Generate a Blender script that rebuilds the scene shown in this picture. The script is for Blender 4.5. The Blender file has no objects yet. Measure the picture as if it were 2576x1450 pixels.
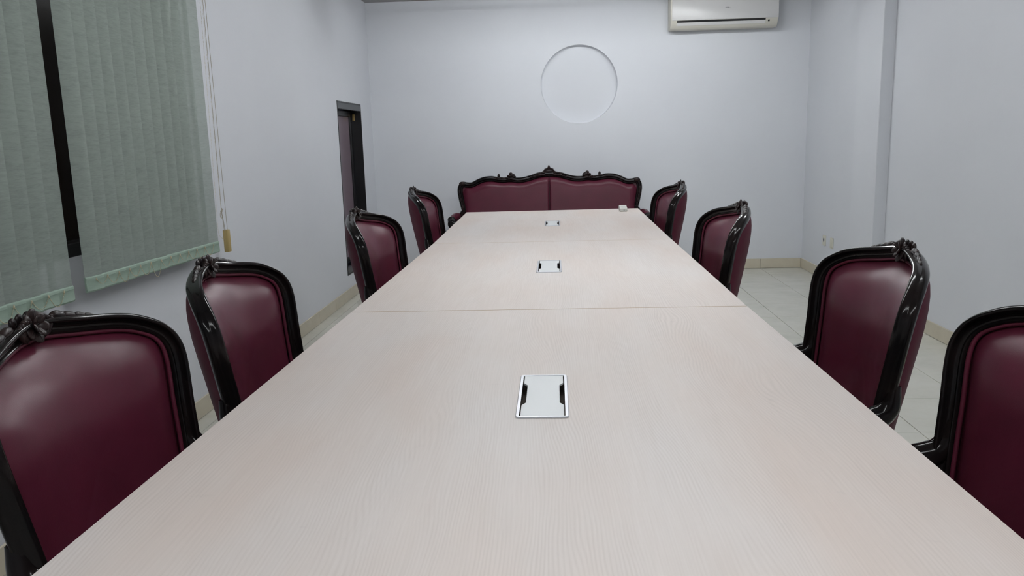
import bpy, bmesh, math, random
import numpy as np
from mathutils import Vector, Matrix, Quaternion
random.seed(7)
C = bpy.context.scene.collection
PI = math.pi

# ------------------------------------------------------------------ camera, world, lights, exposure
cam_d = bpy.data.cameras.new('camera')
cam = bpy.data.objects.new('camera', cam_d); C.objects.link(cam)
RW = np.array([[0.99829929, -0.01714385, -0.05571912],
               [0.05164200, -0.18340151, 0.98168070],
               [-0.02704875, -0.98288859, -0.18220425]])
CAM_Z = 1.31
right, up, back = RW[:, 0], -RW[:, 1], -RW[:, 2]
cam.matrix_world = Matrix(((right[0], up[0], back[0], 0.0), (right[1], up[1], back[1], 0.0),
                           (right[2], up[2], back[2], CAM_Z), (0, 0, 0, 1)))
cam_d.sensor_fit = 'HORIZONTAL'; cam_d.sensor_width = 36.0
cam_d.lens = 2034.0 * 36.0 / 2576.0
cam_d.clip_start = 0.05
S = bpy.context.scene
S.camera = cam
S.view_settings.view_transform = 'Standard'
S.view_settings.look = 'None'
S.view_settings.gamma = 1.0
S.view_settings.use_curve_mapping = False
S.view_settings.exposure = 0.0
w = bpy.data.worlds.new('world'); S.world = w; w.use_nodes = True
w.node_tree.nodes['Background'].inputs[0].default_value = (0.02, 0.022, 0.03, 1)
w.node_tree.nodes['Background'].inputs[1].default_value = 0.3
CEIL = 2.60
# ceiling lamps: (x, y, length x, length y, watts)
LAMPS = [(lx, ly, 1.2, 0.22, wt) for ly, wt in ((6.35, 25), (3.4, 31), (0.3, 31)) for lx in (-0.30, 0.95)]
LAMP_COL = (0.955, 0.985, 1.0)

# ------------------------------------------------------------------ materials
def mat(name, col, rough=0.5, spec=0.5, metal=0.0, coat=0.0, coat_rough=0.1):
    m = bpy.data.materials.new(name); m.use_nodes = True
    b = m.node_tree.nodes['Principled BSDF']
    b.inputs['Base Color'].default_value = (*col, 1)
    b.inputs['Roughness'].default_value = rough
    b.inputs['Specular IOR Level'].default_value = spec
    b.inputs['Metallic'].default_value = metal
    b.inputs['Coat Weight'].default_value = coat
    b.inputs['Coat Roughness'].default_value = coat_rough
    return m
def N(m, t): return m.node_tree.nodes.new(t)
def L(m, a, b): m.node_tree.links.new(a, b)
def bsdf(m): return m.node_tree.nodes['Principled BSDF']
def coords(m, scale=(1, 1, 1), kind='Object'):
    t = N(m, 'ShaderNodeTexCoord'); p = N(m, 'ShaderNodeMapping')
    p.inputs['Scale'].default_value = scale
    L(m, t.outputs[kind], p.inputs['Vector']); return p.outputs['Vector']
def noise(m, vec, scale, detail=4, rough=0.55):
    n = N(m, 'ShaderNodeTexNoise'); n.inputs['Scale'].default_value = scale
    n.inputs['Detail'].default_value = detail; n.inputs['Roughness'].default_value = rough
    L(m, vec, n.inputs['Vector']); return n.outputs['Fac']
def ramp(m, fac, stops):
    r = N(m, 'ShaderNodeValToRGB'); e = r.color_ramp.elements
    e[0].position, e[0].color = stops[0][0], (*stops[0][1], 1)
    e[1].position, e[1].color = stops[-1][0], (*stops[-1][1], 1)
    for p, c in stops[1:-1]:
        k = e.new(p); k.color = (*c, 1)
    L(m, fac, r.inputs['Fac']); return r.outputs['Color']
def bump(m, fac, strength, dist):
    b = N(m, 'ShaderNodeBump'); b.inputs['Strength'].default_value = strength
    b.inputs['Distance'].default_value = dist
    L(m, fac, b.inputs['Height']); L(m, b.outputs['Normal'], bsdf(m).inputs['Normal'])
def mathn(m, op, a, b):
    n = N(m, 'ShaderNodeMath'); n.operation = op
    for i, v in enumerate((a, b)):
        if isinstance(v, (int, float)): n.inputs[i].default_value = v
        else: L(m, v, n.inputs[i])
    return n.outputs[0]
def mixc(m, fac, a, b, mode='MIX'):
    n = N(m, 'ShaderNodeMix'); n.data_type = 'RGBA'; n.blend_type = mode
    if isinstance(fac, (int, float)): n.inputs['Factor'].default_value = fac
    else: L(m, fac, n.inputs['Factor'])
    for i, v in ((6, a), (7, b)):
        if isinstance(v, tuple): n.inputs[i].default_value = (*v, 1)
        else: L(m, v, n.inputs[i])
    return n.outputs[2]

M = {}
# painted plaster
m = M['plaster'] = mat('wall_plaster', (0.66, 0.67, 0.71), 0.75, 0.25)
v = coords(m)
c = ramp(m, noise(m, v, 1.3, 5), [(0.3, (0.645, 0.662, 0.70)), (0.7, (0.672, 0.69, 0.725))])
L(m, c, bsdf(m).inputs['Base Color']); bump(m, noise(m, v, 55, 5), 0.10, 0.004)
m = M['ceiling'] = mat('ceiling_paint', (0.42, 0.41, 0.41), 0.85, 0.2)
bump(m, noise(m, coords(m), 40, 3), 0.06, 0.004)
# floor tile
m = M['tile'] = mat('cream_floor_tile', (0.52, 0.50, 0.43), 0.25, 0.4)
v = coords(m, kind='Generated')
oi = N(m, 'ShaderNodeObjectInfo')
va = N(m, 'ShaderNodeVectorMath'); va.operation = 'ADD'
t = N(m, 'ShaderNodeTexCoord'); L(m, t.outputs['Object'], va.inputs[0]); L(m, oi.outputs['Location'], va.inputs[1])
c = ramp(m, noise(m, va.outputs[0], 5, 6, 0.65), [(0.3, (0.555, 0.55, 0.485)), (0.52, (0.60, 0.595, 0.53)), (0.75, (0.63, 0.625, 0.57))])
L(m, c, bsdf(m).inputs['Base Color'])
m = M['grout'] = mat('tile_grout', (0.23, 0.215, 0.18), 0.9, 0.1)
m = M['skirt'] = mat('cream_skirting_tile', (0.50, 0.46, 0.34), 0.35, 0.45)
v = coords(m)
L(m, ramp(m, noise(m, v, 7, 5), [(0.3, (0.52, 0.475, 0.375)), (0.7, (0.58, 0.535, 0.43))]), bsdf(m).inputs['Base Color'])
# table laminate: whitewashed wood grain running along the table
m = M['laminate'] = mat('whitewashed_laminate', (0.6, 0.54, 0.5), 0.45, 0.28)
t = N(m, 'ShaderNodeTexCoord'); oi = N(m, 'ShaderNodeObjectInfo')
va = N(m, 'ShaderNodeVectorMath'); va.operation = 'ADD'
L(m, t.outputs['Object'], va.inputs[0]); L(m, oi.outputs['Location'], va.inputs[1])
def scaled(sc):
    p = N(m, 'ShaderNodeMapping'); p.inputs['Scale'].default_value = sc
    L(m, va.outputs[0], p.inputs['Vector']); return p.outputs['Vector']
warp = noise(m, scaled((1.6, 0.42, 1)), 1.6, 2, 0.4)
warp2 = noise(m, scaled((5.0, 1.1, 1)), 2.0, 2, 0.5)
sx = N(m, 'ShaderNodeSeparateXYZ'); L(m, va.outputs[0], sx.inputs[0])
ph = mathn(m, 'ADD', mathn(m, 'MULTIPLY', sx.outputs['X'], 1050.0),
           mathn(m, 'ADD', mathn(m, 'MULTIPLY', warp, 270.0), mathn(m, 'MULTIPLY', warp2, 40.0)))
line = mathn(m, 'ADD', mathn(m, 'MULTIPLY', mathn(m, 'SINE', ph, 0.0), 0.5), 0.5)
amp = noise(m, scaled((5, 0.7, 1)), 2.2, 3, 0.5)
amp = ramp(m, amp, [(0.36, (0.15,) * 3), (0.68, (0.95,) * 3)])
fib = noise(m, scaled((330, 6, 1)), 1.0, 3, 0.6)
big = noise(m, scaled((2.6, 0.8, 1)), 1.4, 4, 0.5)
g = mathn(m, 'ADD', mathn(m, 'MULTIPLY', mathn(m, 'POWER', line, 1.6), mathn(m, 'MULTIPLY', amp, 0.55)),
          mathn(m, 'MULTIPLY', fib, 0.55))
base = ramp(m, big, [(0.32, (0.615, 0.53, 0.482)), (0.50, (0.63, 0.567, 0.53)), (0.70, (0.635, 0.595, 0.573))])
c = mixc(m, mathn(m, 'MULTIPLY', g, 0.52), base, (0.43, 0.375, 0.345))
scuff = noise(m, scaled((14, 22, 1)), 1.2, 5, 0.6)
sc = ramp(m, scuff, [(0.66, (0, 0, 0)), (0.74, (1, 1, 1))])
c = mixc(m, mathn(m, 'MULTIPLY', sc, 0.12), c, (0.36, 0.33, 0.32))
L(m, c, bsdf(m).inputs['Base Color'])
L(m, ramp(m, fib, [(0.3, (0.42,) * 3), (0.7, (0.52,) * 3)]), bsdf(m).inputs['Roughness'])
m = M['edge'] = mat('table_edge_band', (0.47, 0.36, 0.26), 0.45)
# dark polished wood
m = M['wood'] = mat('polished_dark_wood', (0.008, 0.007, 0.007), 0.13, 0.15)
v = coords(m)
L(m, ramp(m, noise(m, v, 9, 4), [(0.35, (0.005, 0.0045, 0.005)), (0.75, (0.012, 0.008, 0.0075))]), bsdf(m).inputs['Base Color'])
m = M['carve'] = mat('carved_dark_wood', (0.020, 0.012, 0.011), 0.34, 0.22)
v = coords(m)
L(m, ramp(m, noise(m, v, 35, 3), [(0.35, (0.009, 0.006, 0.007)), (0.7, (0.024, 0.013, 0.012))]), bsdf(m).inputs['Base Color'])
# burgundy leather
def leather(name, k=1.0, r0=0.31, r1=0.37, spec=0.19):
    m = mat(name, (0.05 * k, 0.008 * k, 0.015 * k), 0.36, spec)
    v = coords(m)
    L(m, ramp(m, noise(m, v, 6, 4), [(0.3, (0.066 * k, 0.0105 * k, 0.0215 * k)), (0.7, (0.080 * k, 0.0125 * k, 0.026 * k))]), bsdf(m).inputs['Base Color'])
    L(m, ramp(m, noise(m, v, 14, 4), [(0.3, (r0,) * 3), (0.7, (r1,) * 3)]), bsdf(m).inputs['Roughness'])
    vo = N(m, 'ShaderNodeTexVoronoi'); vo.inputs['Scale'].default_value = 420
    L(m, v, vo.inputs['Vector']); bump(m, vo.outputs['Distance'], 0.06, 0.001)
    return m
M['leather'] = leather('burgundy_leather')
M['piping'] = leather('burgundy_piping', 1.2)
M['leather_back'] = leather('burgundy_leather_back', 1.05, 0.55, 0.65, 0.10)
# blinds
m = M['fabric'] = mat('sage_blind_fabric', (0.235, 0.29, 0.255), 0.85, 0.15)
t = N(m, 'ShaderNodeTexCoord'); oi = N(m, 'ShaderNodeObjectInfo'); va = N(m, 'ShaderNodeVectorMath'); va.operation = 'MULTIPLY_ADD'
L(m, oi.outputs['Random'], va.inputs[0]); va.inputs[1].default_value = (3, 5, 9); L(m, t.outputs['Object'], va.inputs[2])
def fsc(sc):
    p = N(m, 'ShaderNodeMapping'); p.inputs['Scale'].default_value = sc; L(m, va.outputs[0], p.inputs['Vector']); return p.outputs['Vector']
n1 = noise(m, fsc((1, 22, 170)), 1.6, 5, 0.65); n2 = noise(m, fsc((1, 9, 55)), 1.5, 4, 0.6)
f = mathn(m, 'ADD', mathn(m, 'MULTIPLY', n1, 0.55), mathn(m, 'MULTIPLY', n2, 0.45))
L(m, ramp(m, f, [(0.34, (0.275, 0.315, 0.292)), (0.5, (0.335, 0.385, 0.352)), (0.68, (0.375, 0.435, 0.392))]), bsdf(m).inputs['Base Color'])
bump(m, n1, 0.15, 0.002)
bsdf(m).inputs['Alpha'].default_value = 0.58
m = M['hem'] = mat('sage_blind_hem', (0.29, 0.38, 0.315), 0.8, 0.15)
L(m, ramp(m, noise(m, coords(m, (1, 10, 30)), 1.5, 4), [(0.3, (0.26, 0.345, 0.285)), (0.7, (0.32, 0.41, 0.345))]), bsdf(m).inputs['Base Color'])
M['chain'] = mat('beige_bead_chain', (0.52, 0.47, 0.33), 0.5)
M['cord'] = mat('beige_cord', (0.33, 0.30, 0.23), 0.8)
M['weight'] = mat('yellowed_plastic_weight', (0.42, 0.32, 0.13), 0.5)
# windows
M['black_frame'] = mat('black_window_frame', (0.006, 0.006, 0.007), 0.35)
M['grey_frame'] = mat('grey_window_casing', (0.055, 0.058, 0.065), 0.4)
M['dark_glass'] = mat('dark_brown_tinted_glass', (0.014, 0.009, 0.006), 0.2, 0.1)
M['pink_glass'] = mat('mauve_tinted_pane', (0.20, 0.155, 0.18), 0.15, 0.5)
M['brass'] = mat('brass_latch', (0.35, 0.25, 0.10), 0.35, metal=0.8)
# plastics and metals
M['ac_white'] = mat('air_conditioner_plastic', (0.66, 0.655, 0.65), 0.30, 0.5)
M['ac_cream'] = mat('air_conditioner_lower_plastic', (0.60, 0.58, 0.51), 0.40, 0.4)
M['black'] = mat('matte_black', (0.012, 0.012, 0.013), 0.6)
M['grey_mark'] = mat('grey_print', (0.22, 0.22, 0.24), 0.5)
M['socket'] = mat('ivory_plastic', (0.62, 0.61, 0.52), 0.4)
M['lid'] = mat('outlet_lid_paint', (0.60, 0.62, 0.63), 0.38, 0.45)
M['rim'] = mat('outlet_rim_aluminium', (0.50, 0.51, 0.55), 0.28, 0.5, metal=0.3)
M['cavity'] = mat('outlet_cavity', (0.16, 0.14, 0.12), 0.55)
M['box'] = mat('small_box_plastic', (0.56, 0.57, 0.53), 0.45)
M['lamp_body'] = mat('lamp_housing', (0.75, 0.75, 0.75), 0.4)

# ------------------------------------------------------------------ mesh helpers
class MB:
    def __init__(s): s.v = []; s.f = []
    def add(s, vs, fs):
        o = len(s.v); s.v += [tuple(map(float, p)) for p in vs]; s.f += [tuple(i + o for i in q) for q in fs]
    def box(s, x0, x1, y0, y1, z0, z1):
        s.add([(x0, y0, z0), (x1, y0, z0), (x1, y1, z0), (x0, y1, z0), (x0, y0, z1), (x1, y0, z1), (x1, y1, z1), (x0, y1, z1)],
              [(0, 3, 2, 1), (4, 5, 6, 7), (0, 1, 5, 4), (1, 2, 6, 5), (2, 3, 7, 6), (3, 0, 4, 7)])
    def prism(s, poly, axis, a, b):
        # poly: list of 2-D points in the plane normal to axis ('x': (y,z), 'y': (x,z), 'z': (x,y)), extruded a..b
        def P(p, k):
            return {'x': (k, p[0], p[1]), 'y': (p[0], k, p[1]), 'z': (p[0], p[1], k)}[axis]
        n = len(poly)
        s.add([P(p, a) for p in poly] + [P(p, b) for p in poly],
              [tuple(range(n))[::-1], tuple(range(n, 2 * n))] + [(i, (i + 1) % n, n + (i + 1) % n, n + i) for i in range(n)])
    def sweep(s, pts, A, B, prof, closed=False, caps=True):
        n, k = len(pts), len(prof)
        vs = [np.array(p) + a * np.array(x) + b * np.array(y) for p, x, y in zip(pts, A, B) for a, b in
              (prof if not callable(prof) else prof)]
        fs = []
        for i in range(n if closed else n - 1):
            j = (i + 1) % n
            for q in range(k):
                r = (q + 1) % k
                fs.append((i * k + q, i * k + r, j * k + r, j * k + q))
        if caps and not closed:
            fs.append(tuple(range(k))[::-1]); fs.append(tuple((n - 1) * k + q for q in range(k)))
        s.add(vs, fs)
    def tube(s, pts, rad, seg=10, flat=1.0, caps=True):
        pts = [np.array(p, float) for p in pts]; n = len(pts)
        T = [pts[min(i + 1, n - 1)] - pts[max(i - 1, 0)] for i in range(n)]
        T = [t / (np.linalg.norm(t) + 1e-12) for t in T]
        ref = np.array((0, 0, 1.0)) if abs(T[0][2]) < 0.9 else np.array((1.0, 0, 0))
        a = np.cross(T[0], ref); a /= np.linalg.norm(a)
        vs = []
        for i in range(n):
            a = a - T[i] * (a @ T[i]); a /= np.linalg.norm(a); b = np.cross(T[i], a)
            r = rad[i] if hasattr(rad, '__len__') else rad
            for q in range(seg):
                th = 2 * PI * q / seg
                vs.append(pts[i] + a * r * math.cos(th) + b * r * flat * math.sin(th))
        fs = [(i * seg + q, i * seg + (q + 1) % seg, (i + 1) * seg + (q + 1) % seg, (i + 1) * seg + q) for i in range(n - 1) for q in range(seg)]
        if caps: fs += [tuple(range(seg))[::-1], tuple((n - 1) * seg + q for q in range(seg))]
        s.add(vs, fs)
    def blob(s, c, ax, ay, az, nu=10, nv=7, taper=0.0, point=0.0):
        # ellipsoid with half-axes ax, ay, az; taper narrows the +ax end; point sharpens both ends
        c, ax, ay, az = map(np.array, (c, ax, ay, az))
        vs = [c - ax]
        for i in range(1, nv):
            ph = PI * i / nv; t = -math.cos(ph); r = math.sin(ph) ** (1 + point) * (1 - taper * (t + 1) / 2)
            for q in range(nu):
                th = 2 * PI * q / nu
                vs.append(c + ax * t + (ay * math.cos(th) + az * math.sin(th)) * r)
        vs.append(c + ax); e = len(vs) - 1; fs = []
        for q in range(nu):
            fs.append((0, 1 + (q + 1) % nu, 1 + q)); fs.append((e, e - nu + q, e - nu + (q + 1) % nu))
        for i in range(nv - 2):
            for q in range(nu):
                fs.append((1 + i * nu + q, 1 + i * nu + (q + 1) % nu, 1 + (i + 1) * nu + (q + 1) % nu, 1 + (i + 1) * nu + q))
        s.add(vs, fs)
    def build(s, name, material, parent=None, smooth=None, bevel=0.0, seg=2, fix=True):
        me = bpy.data.meshes.new(name); me.from_pydata(s.v, [], s.f); me.update()
        if fix or bevel:
            bm = bmesh.new(); bm.from_mesh(me)
            bmesh.ops.recalc_face_normals(bm, faces=bm.faces)
            if bevel:
                es = [e for e in bm.edges if len(e.link_faces) == 2 and e.calc_face_angle(0) > 0.6]
                bmesh.ops.bevel(bm, geom=es, offset=bevel, segments=seg, profile=0.5, affect='EDGES', clamp_overlap=True)
            bm.to_mesh(me); bm.free()
        me.materials.append(material)
        if smooth:
            me.polygons.foreach_set('use_smooth', [True] * len(me.polygons))
            me.set_sharp_from_angle(angle=math.radians(smooth))
        o = bpy.data.objects.new(name, me); C.objects.link(o)
        if parent is not None: o.parent = parent
        return o
def box(x0, x1, y0, y1, z0, z1):
    b = MB(); b.box(x0, x1, y0, y1, z0, z1); return b
def tag(o, label, cat, group=None):
    o['label'] = label; o['category'] = cat
    if group: o['group'] = group
    return o
def thing(name, label, cat, loc=(0, 0, 0), rz=0.0, group=None):
    o = bpy.data.objects.new(name, None); C.objects.link(o)
    o.empty_display_size = 0.1
    o.location = loc; o.rotation_euler = (0, 0, rz); return tag(o, label, cat, group)
def struct(o): o['kind'] = 'structure'; return o
def kids(o): return [c for c in bpy.data.objects if c.parent == o]
def copy_tree(o, parent=None):
    c = o.copy(); C.objects.link(c)
    if parent is not None: c.parent = parent
    for k in kids(o): copy_tree(k, c)
    return c
def catmull(P, n=8):
    P = np.array(P, float); Q = np.vstack([2 * P[0] - P[1], P, 2 * P[-1] - P[-2]]); o = []
    for i in range(1, len(Q) - 2):
        a, b, c_, d = Q[i - 1], Q[i], Q[i + 1], Q[i + 2]
        for t in np.arange(n) / n:
            o.append(.5 * ((2 * b) + (c_ - a) * t + (2 * a - 5 * b + 4 * c_ - d) * t * t + (3 * b - a - 3 * c_ + d) * t ** 3))
    o.append(P[-1]); return np.array(o)
def roundrect(x0, x1, y0, y1, r, n=4):
    o = []
    for cx, cy, a0 in ((x1 - r, y1 - r, 0), (x0 + r, y1 - r, 90), (x0 + r, y0 + r, 180), (x1 - r, y0 + r, 270)):
        for k in range(n + 1):
            a = math.radians(a0 + 90 * k / n); o.append((cx + r * math.cos(a), cy + r * math.sin(a)))
    return o

# ------------------------------------------------------------------ the room
XL, XR, YF, YN = -1.76, 2.37, 7.895, -2.3
# floor: grout bed and separate tiles
floor = struct(box(XL - 0.2, XR + 0.2, YN - 0.2, YF + 0.2, -0.12, -0.004).build('floor', M['grout']))
TX, TY, GAP = 0.405, 0.46, 0.0035
xs = [XL] + [1.57 + TX * k for k in range(-8, 2) if XL < 1.57 + TX * k < XR - 0.03] + [XR]
ys = [YN] + [3.44 + TY * k for k in range(-14, 12) if YN + 0.03 < 3.44 + TY * k < YF - 0.03] + [YF]
tile_me = {}
for i in range(len(xs) - 1):
    for j in range(len(ys) - 1):
        wx, wy = xs[i + 1] - xs[i], ys[j + 1] - ys[j]
        key = (round(wx, 3), round(wy, 3))
        cx, cy = (xs[i] + xs[i + 1]) / 2, (ys[j] + ys[j + 1]) / 2
        if key not in tile_me:
            b = box(-wx / 2 + GAP / 2, wx / 2 - GAP / 2, -wy / 2 + GAP / 2, wy / 2 - GAP / 2, -0.010, 0.0)
            o = b.build('floor_tile', M['tile'], floor, bevel=0.0012, seg=1); tile_me[key] = o.data
        else:
            o = bpy.data.objects.new('floor_tile', tile_me[key]); C.objects.link(o); o.parent = floor
        o.location = (cx, cy, 0)
        o.rotation_euler = (random.uniform(-.0006, .0006), random.uniform(-.0006, .0006), 0)
# far wall with the shallow round recess
CX, CZ, CR, CD = 0.240, 1.794, 0.363, 0.060
b = MB(); n = 96
x0, x1, z0, z1 = XL - 0.15, XR + 0.15, -0.1, CEIL + 0.1
angs = sorted([2 * PI * k / n for k in range(n)] + [math.atan2(zz - CZ, xx - CX) % (2 * PI) for xx in (x0, x1) for zz in (z0, z1)])
def edge_pt(a):
    dx, dz = math.cos(a), math.sin(a); t = 1e9
    if dx > 1e-9: t = min(t, (x1 - CX) / dx)
    if dx < -1e-9: t = min(t, (x0 - CX) / dx)
    if dz > 1e-9: t = min(t, (z1 - CZ) / dz)
    if dz < -1e-9: t = min(t, (z0 - CZ) / dz)
    return CX + dx * t, CZ + dz * t
k = len(angs); vs = []
for a in angs:
    ex, ez = edge_pt(a); vs.append((ex, YF, ez))
for rr, yy in ((CR, YF), (CR - 0.001, YF + 0.004), (CR - 0.004, YF + CD - 0.006), (CR - 0.012, YF + CD)):
    for a in angs: vs.append((CX + rr * math.cos(a), yy, CZ + rr * math.sin(a)))
fs = [(r * k + i, r * k + (i + 1) % k, (r + 1) * k + (i + 1) % k, (r + 1) * k + i) for r in range(4) for i in range(k)]
fs.append(tuple(4 * k + i for i in range(k)))
vb = len(vs); vs += [(x0, YF + 0.15, z0), (x1, YF + 0.15, z0), (x1, YF + 0.15, z1), (x0, YF + 0.15, z1)]
fs.append((vb, vb + 1, vb + 2, vb + 3))
b.add(vs, fs)
struct(b.build('wall_far', M['plaster'], smooth=25))
# right wall and its shallow pilaster
struct(box(XR, XR + 0.15, YN - 0.15, YF + 0.001, -0.1, CEIL + 0.1).build('wall_right', M['plaster']))
PX, PY0, PY1 = 2.285, 5.955, 6.42
struct(box(PX, XR + 0.02, PY0, PY1, -0.05, CEIL + 0.05).build('trim_1', M['plaster'], bevel=0.006, seg=2))
struct(box(XL - 0.15, XR + 0.15, YN - 0.15, YN, -0.1, CEIL + 0.1).build('wall_near', M['plaster']))
struct(box(XL - 0.15, XR + 0.15, YN - 0.15, YF + 0.15, CEIL, CEIL + 0.12).build('ceiling', M['ceiling']))
# left wall with two openings
W1 = (1.10, 3.84, 0.926, 2.44)     # window behind the blinds: y0, y1, z0, z1
W2 = (6.64, 7.455, 0.205, 1.650)   # narrow window near the far corner
b = MB()
ya = [YN - 0.15, W1[0], W1[1], W2[0], W2[1], YF + 0.001]
for i in range(5):
    if i in (1, 3):
        W = W1 if i == 1 else W2
        b.box(XL - 0.16, XL, ya[i], ya[i + 1], -0.1, W[2]); b.box(XL - 0.16, XL, ya[i], ya[i + 1], W[3], CEIL + 0.1)
    else:
        b.box(XL - 0.16, XL, ya[i], ya[i + 1], -0.1, CEIL + 0.1)
struct(b.build('wall_left', M['plaster']))
# skirting tiles
def skirting(name, segs, axis, base, depth, h=0.094):
    # segs: joints along the run; base: wall plane; depth signed into the room
    lo, hi = segs[0], segs[-1]
    d0, d1 = sorted((base, base + depth * 0.55))
    bed = MB()
    if axis == 'y': bed.box(d0, d1, lo, hi, 0.0, h - 0.003)
    else: bed.box(lo, hi, d0, d1, 0.0, h - 0.003)
    root = struct(bed.build(name, M['grout']))
    d0, d1 = sorted((base, base + depth))
    for a, c_ in zip(segs[:-1], segs[1:]):
        t = MB(); a += 0.0015; c_ -= 0.0015
        if axis == 'y': t.box(d0, d1, a, c_, 0.002, h)
        else: t.box(a, c_, d0, d1, 0.002, h)
        t.build('skirting_tile', M['skirt'], root, bevel=0.0015, seg=1)
ysk = [y for y in ys]
skirting('baseboard_left', ysk, 'y', XL, 0.010)
skirting('baseboard_far', [XL + 0.010] + xs[1:-1] + [XR - 0.010], 'x', YF, -0.010)
skirting('baseboard_right', [y for y in ysk if y < PY0 - 0.02] + [PY0], 'y', XR, -0.010)
skirting('trim_2', [PY1] + [y for y in ysk if y > PY1 + 0.05], 'y', XR, -0.010)
skirting('trim_3', [PY0, PY1], 'y', PX, -0.010)
skirting('baseboard_near', [XL + 0.01] + xs[1:-1] + [XR - 0.010], 'x', YN, 0.010)
# window 1 (behind the blinds)
def window(name, W, d_frame, fw, mats, mull=()):
    y0, y1, z0, z1 = W
    r = MB(); xo, xi = XL - 0.004, XL - 0.15
    r.box(xi, xo, y0, y0 + fw, z0, z1); r.box(xi, xo, y1 - fw, y1, z0, z1)
    r.box(xi, xo, y0 + fw, y1 - fw, z0, z0 + fw); r.box(xi, xo, y0 + fw, y1 - fw, z1 - fw, z1)
    return struct(r.build(name, mats[0], bevel=0.002, seg=1))
w1 = window('window_1', W1, 0, 0.05, (M['black_frame'],))
for yy in (1.92, 2.775):
    box(XL - 0.13, XL - 0.03, yy - 0.02, yy + 0.02, W1[2] + 0.05, W1[3] - 0.05).build('mullion', M['black_frame'], w1, bevel=0.003)
for a, c_ in ((W1[0] + .05, 1.90), (1.94, 2.755), (2.795, W1[1] - .05)):
    box(XL - 0.075, XL - 0.067, a, c_, W1[2] + 0.05, W1[3] - 0.05).build('pane', M['dark_glass'], w1)
# window 2
y0, y1, z0, z1 = W2
r = MB()
r.box(XL - 0.16, XL + 0.004, y0, y0 + 0.012, z0, z1); r.box(XL - 0.16, XL + 0.004, y1 - 0.012, y1, z0, z1)
r.box(XL - 0.16, XL + 0.004, y0 + 0.012, y1 - 0.012, z0, z0 + 0.012)
r.box(XL - 0.16, XL + 0.004, y0 + 0.012, y1 - 0.012, z1 - 0.012, z1)
w2 = struct(r.build('window_2', M['black_frame'], bevel=0.002, seg=1))
r = MB(); r.box(XL - 0.03, XL + 0.002, y0 + 0.012, y1 - 0.012, z1 - 0.062, z1 - 0.012)
r.build('head_casing', M['grey_frame'], w2, bevel=0.003)
r = MB(); r.box(XL - 0.03, XL + 0.002, y0 + 0.012, y1 - 0.012, z0 + 0.012, z0 + 0.06)
r.build('sill_casing', M['grey_frame'], w2, bevel=0.003)
r = MB(); sx0, sx1 = XL - 0.125, XL - 0.085
r.box(sx0, sx1, y0 + 0.012, y0 + 0.06, z0 + 0.06, z1 - 0.062); r.box(sx0, sx1, y1 - 0.065, y1 - 0.012, z0 + 0.06, z1 - 0.062)
r.box(sx0, sx1, y0 + 0.06, y1 - 0.065, z0 + 0.06, z0 + 0.10); r.box(sx0, sx1, y0 + 0.06, y1 - 0.065, z1 - 0.11, z1 - 0.062)
sash = r.build('sash', M['black_frame'], w2, bevel=0.004)
box(XL - 0.11, XL - 0.10, y0 + 0.06, y1 - 0.065, z0 + 0.10, z1 - 0.11).build('pane', M['pink_glass'], sash)
box(XL - 0.075, XL - 0.055, y1 - 0.026, y1 - 0.012, z1 - 0.145, z1 - 0.085).build('hinge', M['brass'], w2, bevel=0.003)

# ceiling lamps (out of view above the table)
for i, (lx, ly, sx_, sy_, wt) in enumerate(LAMPS):
    t = thing('ceiling_lamp', 'white twin-tube ceiling lamp over the ' + ['window side of the far table', 'plain wall side of the far table',
              'window side of the middle table', 'plain wall side of the middle table', 'window side of the nearest table', 'plain wall side of the nearest table'][i], 'lamp', (lx, ly, CEIL), group='ceiling lamps')
    h = MB(); a, c_ = sx_ / 2 + 0.03, sy_ / 2
    h.prism([(-c_, -0.012), (-c_, 0.0), (c_, 0.0), (c_, -0.012), (0.03, -0.045), (-0.03, -0.045)], 'x', -a, a)
    h.build('housing', M['lamp_body'], t, bevel=0.003)
    for dy in (-0.055, 0.055):
        b = MB(); b.tube([(-sx_ / 2, dy, -0.075), (sx_ / 2, dy, -0.075)], 0.014, 12)
        em = bpy.data.materials.get('lamp_tube') or mat('lamp_tube', (0.8, 0.8, 0.8))
        bsdf(em).inputs['Emission Color'].default_value = (*LAMP_COL, 1)
        bsdf(em).inputs['Emission Strength'].default_value = wt / (2 * PI * PI * 0.014 * 2 * sx_)
        b.build('tube', em, t, smooth=40)
        for ex in (-sx_ / 2 - 0.012, sx_ / 2 + 0.012):
            box(ex - 0.012, ex + 0.012, dy - 0.016, dy + 0.016, -0.092, -0.02).build('tube_holder', M['lamp_body'], t, bevel=0.002, seg=1)

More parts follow.
